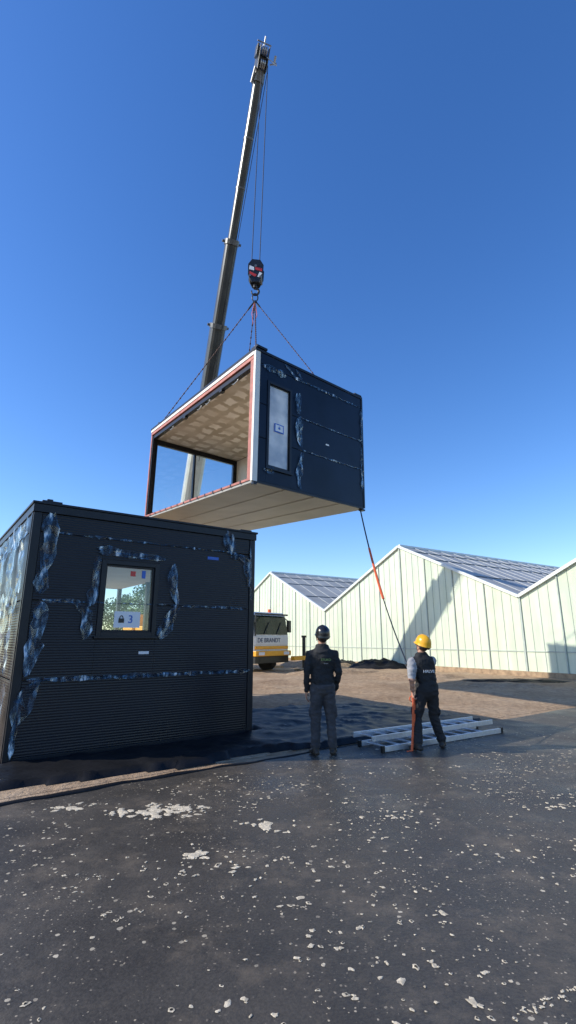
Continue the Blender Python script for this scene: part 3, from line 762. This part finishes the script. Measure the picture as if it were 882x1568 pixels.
# ------------------------------------------------------------ ladder
lad=empty('extension_ladder',(2.4,8.3,0))
ld=V((.836,.55,0)).normalized(); lp=V((-.55,.836,0)).normalized()
bm=bmesh.new()
for (o,LL,wd,z0) in ((V((1.38,7.75,.02)),2.75,.50,0),(V((1.25,8.0,.02)),2.9,.42,.09)):
    LF=Fr(o,ld,lp)
    for r in (0,wd):
        box(bm,LF,0,LL,r-.014,r+.014,z0,z0+.075)
    n_=int(LL/.28)
    for i in range(n_):
        tubecy(bm,LF.p(.14+i*.28,.014,z0+.038),LF.p(.14+i*.28,wd-.014,z0+.038),.016,8)
finish(bm,'rails_and_rungs',M_alu,lad,bevel=.003)
bm=bmesh.new()
LF=Fr((1.38,7.75,.02),ld,lp)
for r in (0,.5):
    box(bm,LF,-.05,.0,r-.02,r+.02,-.005,.085); box(bm,LF,2.75,2.8,r-.02,r+.02,-.005,.085)
finish(bm,'rubber_feet',M_black,lad)

# ------------------------------------------------------------ people
M_skin=mat('skin',(.50,.27,.18),.5,0,.12,10)
M_hair=mat('dark_hair',(.03,.02,.015),.7,0,.3,60,.5,120)
M_jack=mat('black_jacket',(.013,.014,.016),.8,0,.35,6,.5,25)
M_trou=mat('dark_work_trousers',(.045,.046,.052),.85,0,.35,7,.5,25)
M_trou2=mat('black_work_trousers',(.018,.018,.020),.85,0,.3,8,.5,25)
M_boot=mat('work_boots',(.035,.028,.022),.6,0,.3,10)
M_grey=mat('grey_shirt_panel',(.30,.30,.31),.85,0,.15,10)
M_hblack=mat('black_helmet',(.015,.016,.018),.25,0,.1,4)
M_hyel=mat('yellow_helmet',(.85,.42,.015),.3,0,.05,4)
def remesh(bm,vox,sm):
    bmesh.ops.recalc_face_normals(bm,faces=bm.faces)
    me=bpy.data.meshes.new('t'); bm.to_mesh(me); bm.free(); o=bpy.data.objects.new('t',me); COL.objects.link(o)
    r=o.modifiers.new('r','REMESH'); r.mode='VOXEL'; r.voxel_size=vox
    s=o.modifiers.new('s','SMOOTH'); s.factor=.5; s.iterations=sm
    dg=bpy.context.evaluated_depsgraph_get(); dg.update()
    out=bpy.data.meshes.new_from_object(o.evaluated_get(dg)); bpy.data.objects.remove(o); out.materials.clear()
    return out
def segd(p,a,b):
    ab=b-a; t=max(0,min(1,(p-a).dot(ab)/ab.length_squared)); return (p-(a+ab*t)).length,t
def human(name,loc,yaw,P,mats,helm,pockets=True,shortsleeve=False,sc=1.0):
    e=empty(name,loc); MW=Matrix.Translation(V(loc))@Matrix.Rotation(yaw,4,'Z')@Matrix.Scale(sc,4)
    segs=[]
    bm=bmesh.new()
    G=lambda k:V(P[k])
    tor=[V(x) for x in P['torso']]
    rr=[(.150,.110),(.165,.118),(.160,.112),(.168,.115),(.190,.122),(.198,.120),(.180,.105),(.11,.08)]
    rtube(bm,tor,rr,24,side=V(P.get('side',(1,0,0))))
    rtube(bm,[tor[1]+V((0,0,-.03)),tor[2],tor[3]],[(.184,.136),(.172,.124),(.170,.118)],24,side=V(P.get('side',(1,0,0))))
    segs.append((tor[1]+V((0,0,.0)),tor[3],.13,0)); segs.append((tor[3],tor[6],.15,0)); segs.append((tor[6],tor[7],.09,0))
    segs.append((tor[0]+V((0,0,-.02)),tor[0]+V((0,0,.005)),.15,1))
    for s in 'LR':
        sg=-1 if s=='L' else 1
        hp,kn,an,toe=G('hip'+s),G('knee'+s),G('ank'+s),G('toe'+s)
        m1=hp.lerp(kn,.5); m2=kn.lerp(an,.35); m3=kn.lerp(an,.8)
        rtube(bm,[hp,m1,kn,m2,m3,an.lerp(kn,.06)],[.100,.092,.074,.072,.066,.068],18)
        segs+= [(hp,kn,.09,1),(kn,an.lerp(kn,.1),.07,1)]
        dr=(toe-an); dr.z=0; dr.normalize()
        heel=an-dr*.055; heel.z=an.z-.05
        rtube(bm,[an+V((0,0,.06)),an,an+V((0,0,-.03))],[.05,.052,.05],14)
        tt=V(toe)
        rtube(bm,[heel,an+dr*.05+V((0,0,-.042)),tt-dr*.05,tt],[(.042,.040),(.047,.045),(.050,.034),(.042,.026)],16,side=dr.cross(V((0,0,1))))
        segs+=[(an+V((0,0,.0)),heel,.05,2),(heel,tt,.045,2)]
        if pockets:
            pc=hp.lerp(kn,.78); ell(bm,pc+V((sg*.075,0,0)),(.03,.07,.085))
        shd,el,wr=G('sh'+s),G('el'+s),G('wr'+s)
        rtube(bm,[tor[5].lerp(shd,.5)+V((0,0,.02)),shd,shd.lerp(el,.5),el.lerp(shd,.05)],[.085,.072,.062,.052],16)
        k=.9 if not shortsleeve else .74
        rtube(bm,[el,el.lerp(wr,.35),el.lerp(wr,.97)],[.050*k,.049*k,.037*k],14)
        if shortsleeve:
            segs+=[(shd,shd.lerp(el,.8),.065,5),(shd.lerp(el,.85),el,.045,3),(el,wr,.035,3)]
            rtube(bm,[shd,shd.lerp(el,.78)],[.074,.066],16)
        else: segs+=[(shd,el,.06,0),(el,wr,.045,0)]
    me=remesh(bm,.011,3)
    for m in mats: me.materials.append(m)
    mi=[]
    for p in me.polygons:
        c=V(p.center); best=9; bi=0
        for a,b,r,l in segs:
            dd,_=segd(c,a,b); 
            if dd-r<best: best=dd-r; bi=l
        mi.append(bi)
    me.polygons.foreach_set('material_index',mi); me.polygons.foreach_set('use_smooth',[True]*len(mi))
    n=len(me.vertices); cos=[0]*(3*n); me.vertices.foreach_get('co',cos); nr=[V(v.vector) for v in me.vertex_normals]
    for i in range(n):
        x,y,z=cos[3*i:3*i+3]
        if z>.12:
            nv=noise.noise(V((x*7,y*7,z*17)))*.010+.5*noise.noise(V((x*19,y*19,z*30)))*.008+(.25-abs(noise.noise(V((x*9+z*3,y*9,z*22+x*6)))))*.014
            for q in range(3): cos[3*i+q]+=nr[i][q]*nv
    me.vertices.foreach_set('co',cos)
    me.transform(MW); o=bpy.data.objects.new('body',me); COL.objects.link(o); parent(o,e)
    bm=bmesh.new()
    for s in 'LR':
        wr=G('wr'+s); el=G('el'+s)
        dr=V(P.get('hd'+s,(wr-el))).normalized(); pn=V(P['pn'+s]).normalized(); pn=(pn-dr*pn.dot(dr)).normalized()
        sd=dr.cross(pn)
        if sd.dot(V(P['th'+s]))<0: sd=-sd
        rtube(bm,[wr-dr*.03,wr,wr+dr*.04,wr+dr*.085],[(.026,.021),(.028,.018),(.038,.017),(.042,.014)],14,side=sd)
        cu=P.get('cu'+s,.35)
        for i,(off,Ls) in enumerate(((.030,.92),(.010,1.0),(-.010,.94),(-.030,.76))):
            p=wr+dr*(.088-.004*abs(i-1))+sd*off; ang=cu*.6; pts=[p-dr*.02,p]
            for L_ in (.045,.027,.022):
                dd=dr*math.cos(ang)+pn*math.sin(ang); p=p+dd*L_*Ls; pts.append(p); ang+=cu
            rtube(bm,pts,[.0095,.0095,.0088,.008,.007],8)
        p=wr+dr*.03+sd*.028; t1=(dr*.6+sd*.7+pn*.35).normalized(); p1=p+t1*.042; p2=p1+(dr*.9+sd*.2+pn*.4*(1+cu)).normalized()*.032; p3=p2+(dr*.8+pn*.6).normalized()*.024
        rtube(bm,[p-t1*.01,p1,p2,p3],[.014,.011,.0095,.008],8)
    me=remesh(bm,.0042,2); me.materials.append(mats[3])
    me.polygons.foreach_set('use_smooth',[True]*len(me.polygons))
    me.transform(MW); o=bpy.data.objects.new('hands',me); COL.objects.link(o); parent(o,e)
    nb=G('neck'); HM=MW@Matrix.Translation(nb)@Matrix.Rotation(P.get('hyaw',0),4,'Z')@Matrix.Rotation(P.get('tilt',.25),4,'X')
    bm=bmesh.new()
    rtube(bm,[(0,-.02,-.07),(0,-.005,0),(0,.005,.06)],[.066,.058,.056],18)
    ell(bm,(0,-.005,.155),(.076,.098,.10)); ell(bm,(0,.03,.10),(.058,.066,.075)); ell(bm,(0,.07,.055),(.026,.024,.02))
    rtube(bm,[(0,.088,.148),(0,.104,.118),(0,.108,.108)],[.009,.013,.014],10)
    for s in (-1,1):
        ell(bm,(s*.078,-.008,.128),(.010,.020,.033)); ell(bm,(s*.03,.083,.165),(.022,.012,.008)); ell(bm,(s*.042,.062,.115),(.02,.02,.018)); ell(bm,(s*.011,.104,.104),(.009,.009,.007))
    ell(bm,(0,.088,.080),(.024,.010,.006)); ell(bm,(0,.086,.070),(.021,.010,.007))
    me=remesh(bm,.0055,2); me.materials.append(mats[3]); me.materials.append(M_hair)
    mi=[]
    for p in me.polygons:
        c=p.center; k=0
        if c.z>.085 and (c.y<-.02+(c.z-.1)*.3) and not (abs(c.x)>.075 and c.y>-.03): k=1
        if abs(c.z-.166)<.006 and .015<abs(c.x)<.048 and c.y>.07: k=1
        mi.append(k)
    me.polygons.foreach_set('material_index',mi); me.polygons.foreach_set('use_smooth',[True]*len(mi))
    me.transform(HM); o=bpy.data.objects.new('head',me); COL.objects.link(o); parent(o,e)
    bm=bmesh.new()
    for s in (-1,1): ell(bm,(s*.03,.082,.148),(.011,.009,.007))
    me=bpy.data.meshes.new('eyes'); bm.to_mesh(me); bm.free(); me.materials.append(M_paper); me.transform(HM); o=bpy.data.objects.new('eyes',me); COL.objects.link(o); parent(o,e)
    bm=bmesh.new(); seg=32
    prof_=[(1.22,0,.0),(1.20,.006,.1),(1.06,.014,.0),(1.03,.05,0),(.97,.09,0),(.84,.125,0),(.62,.150,0),(.34,.165,0),(.12,.169,0)]
    rings=[]
    for (k,z,_) in prof_:
        r=[]
        for j in range(seg):
            an=2*math.pi*j/seg; cx=math.cos(an); sy=math.sin(an)
            kk=k; 
            if k>1.1: kk=1.10+ (.22*max(0,sy)**2)
            zz=z*.92-(.012*max(0,sy)**2 if k>1.1 else 0)
            ridge=.006*math.exp(-((cx*k)/.18)**2) if z>.03 else 0
            r.append(bm.verts.new((cx*.104*kk,-.005+sy*.130*kk,.160+zz+ridge)))
        rings.append(r)
    for i in range(len(rings)-1):
        for j in range(seg): bm.faces.new((rings[i][j],rings[i][(j+1)%seg],rings[i+1][(j+1)%seg],rings[i+1][j]))
    bm.faces.new(rings[-1])
    bmesh.ops.transform(bm,matrix=HM,verts=bm.verts)
    o=finish(bm,'safety_helmet',helm,e,smooth=True); sdm=o.modifiers.new('s','SOLIDIFY'); sdm.thickness=.004
    bm=bmesh.new(); tube(bm,[HM@V((.100*math.cos(t),-.005+.122*math.sin(t),.148)) for t in [2*math.pi*i/24 for i in range(25)]],[(.004,.012)]*25,6)
    ell(bm,HM@V((0,-.132,.142)),(.018,.014,.014),seg=10)
    for s in (-1,1): tube(bm,[HM@V((s*.097,.02,.16)),HM@V((s*.078,.03,.08)),HM@V((0,.075,.025))],.004,6)
    finish(bm,'helmet_harness',M_black,e)
    return e,MW
P={'torso':[(0,0,.88),(0,0,.95),(0,0,1.05),(0,.005,1.15),(0,.0,1.26),(0,-.01,1.35),(0,-.015,1.42),(0,-.01,1.475)],
'hipL':(-.085,0,.90),'kneeL':(-.105,.02,.49),'ankL':(-.115,-.01,.095),'toeL':(-.16,.16,.035),
'hipR':(.085,0,.90),'kneeR':(.115,.03,.49),'ankR':(.135,.0,.095),'toeR':(.18,.17,.035),
'shL':(-.180,-.01,1.385),'elL':(-.235,-.05,1.10),'wrL':(-.235,.03,.86),'shR':(.180,-.01,1.385),'elR':(.245,-.04,1.11),'wrR':(.205,.07,.88),
'pnL':(1,0,0),'pnR':(-1,0,0),'thL':(0,1,0),'thR':(0,1,0),'cuL':.4,'cuR':.45,'neck':(0,-.005,1.50),'tilt':.30,'hyaw':.15}
e1,MW1=human('construction_worker',(.50,7.60,.012),.05,P,[M_jack,M_trou,M_boot,M_skin,M_hair,M_jack],M_hblack,sc=.985)
X=(MW1.to_3x3()@V((1,0,0))); 
M_logo=mat('green_logo',(.16,.26,.09),.7)
textobj('STUKO','jacket_logo',M_logo,MW1@V((0.04,-.156,1.31)),X,(0,.1,1),.045,e1)
textobj('bouw','jacket_logo_text',M_grey,MW1@V((.04,-.154,1.26)),X,(0,.05,1),.028,e1)
P={'side':(1,.0,0),'torso':[(0.03,0,.80),(.03,0,.87),(.02,0,.97),(.01,-.005,1.07),(-.01,-.02,1.17),(-.03,-.035,1.25),(-.04,-.045,1.32),(-.045,-.045,1.37)],
'hipL':(-.055,0,.82),'kneeL':(-.13,.07,.47),'ankL':(-.19,-.06,.10),'toeL':(-.24,.11,.035),
'hipR':(.11,0,.82),'kneeR':(.15,.10,.46),'ankR':(.26,.10,.10),'toeR':(.35,.25,.035),
'shL':(-.205,-.04,1.28),'elL':(-.26,-.12,1.02),'wrL':(-.215,-.03,.845),'shR':(.13,-.02,1.29),'elR':(.16,.14,1.09),'wrR':(-.10,.16,1.16),
'hdL':(.0,.08,-1),'pnL':(1,.1,0),'thL':(0,1,0),'cuL':1.0,'hdR':(-1,-.3,.15),'pnR':(0,-1,0),'thR':(0,0,1),'cuR':1.0,'neck':(-.05,-.04,1.385),'tilt':.35,'hyaw':.35}
e2,MW2=human('construction_worker',(2.07,7.92,.012),.15,P,[M_jack,M_trou2,M_boot,M_skin,M_hair,M_grey],M_hyel,shortsleeve=True,sc=.975)
X=(MW2.to_3x3()@V((1,0,0)))
textobj('HALVE','shirt_logo',M_paper,MW2@V((0.0,-.186,1.14)),X,(0,.0,1),.06,e2)

# ------------------------------------------------------------ tree behind the module
M_leaf=mat('foliage',(.09,.16,.035),.6,0,.5,2); M_bark=mat('bark',(.12,.09,.06),.9,0,.3,8,.5,20)
def tree(x,y,h,r):
    e=empty('broadleaf_tree',(x,y,0))
    bm=bmesh.new(); tube(bm,[(x,y,0),(x+.1,y,h*.4),(x,y+.1,h*.8)],[.22,.15,.05],8)
    cl=[]
    for k in range(34):
        an=random.random()*6.28; zz=random.uniform(.3,1)*h; rr=r*math.sin(math.pi*min(1,(zz/h-.15)/.95))**.6*random.uniform(.3,.95)
        c=V((x+math.cos(an)*rr,y+math.sin(an)*rr,zz)); cl.append(c)
        if k<12: tube(bm,[(x,y,zz*.6),c],[.06,.02],6)
    finish(bm,'trunk_and_limbs',M_bark,e)
    bm=bmesh.new()
    for c in cl:
        R=random.uniform(.5,.95)
        for i in range(150):
            v=V((random.gauss(0,1),random.gauss(0,1),random.gauss(0,.8))).normalized()*R*random.random()**.4
            p=c+v; a=V((random.gauss(0,1),random.gauss(0,1),random.gauss(0,1))).normalized(); b=a.orthogonal().normalized(); s=random.uniform(.06,.13)
            bm.faces.new([bm.verts.new(p+a*s),bm.verts.new(p+b*s*.6),bm.verts.new(p-a*s),bm.verts.new(p-b*s*.6)])
    finish(bm,'crown',M_leaf,e,recalc=False)
tree(-11.2,38,5.2,2.6); tree(-15.5,40,4.6,2.4); tree(-20,44,6,3)
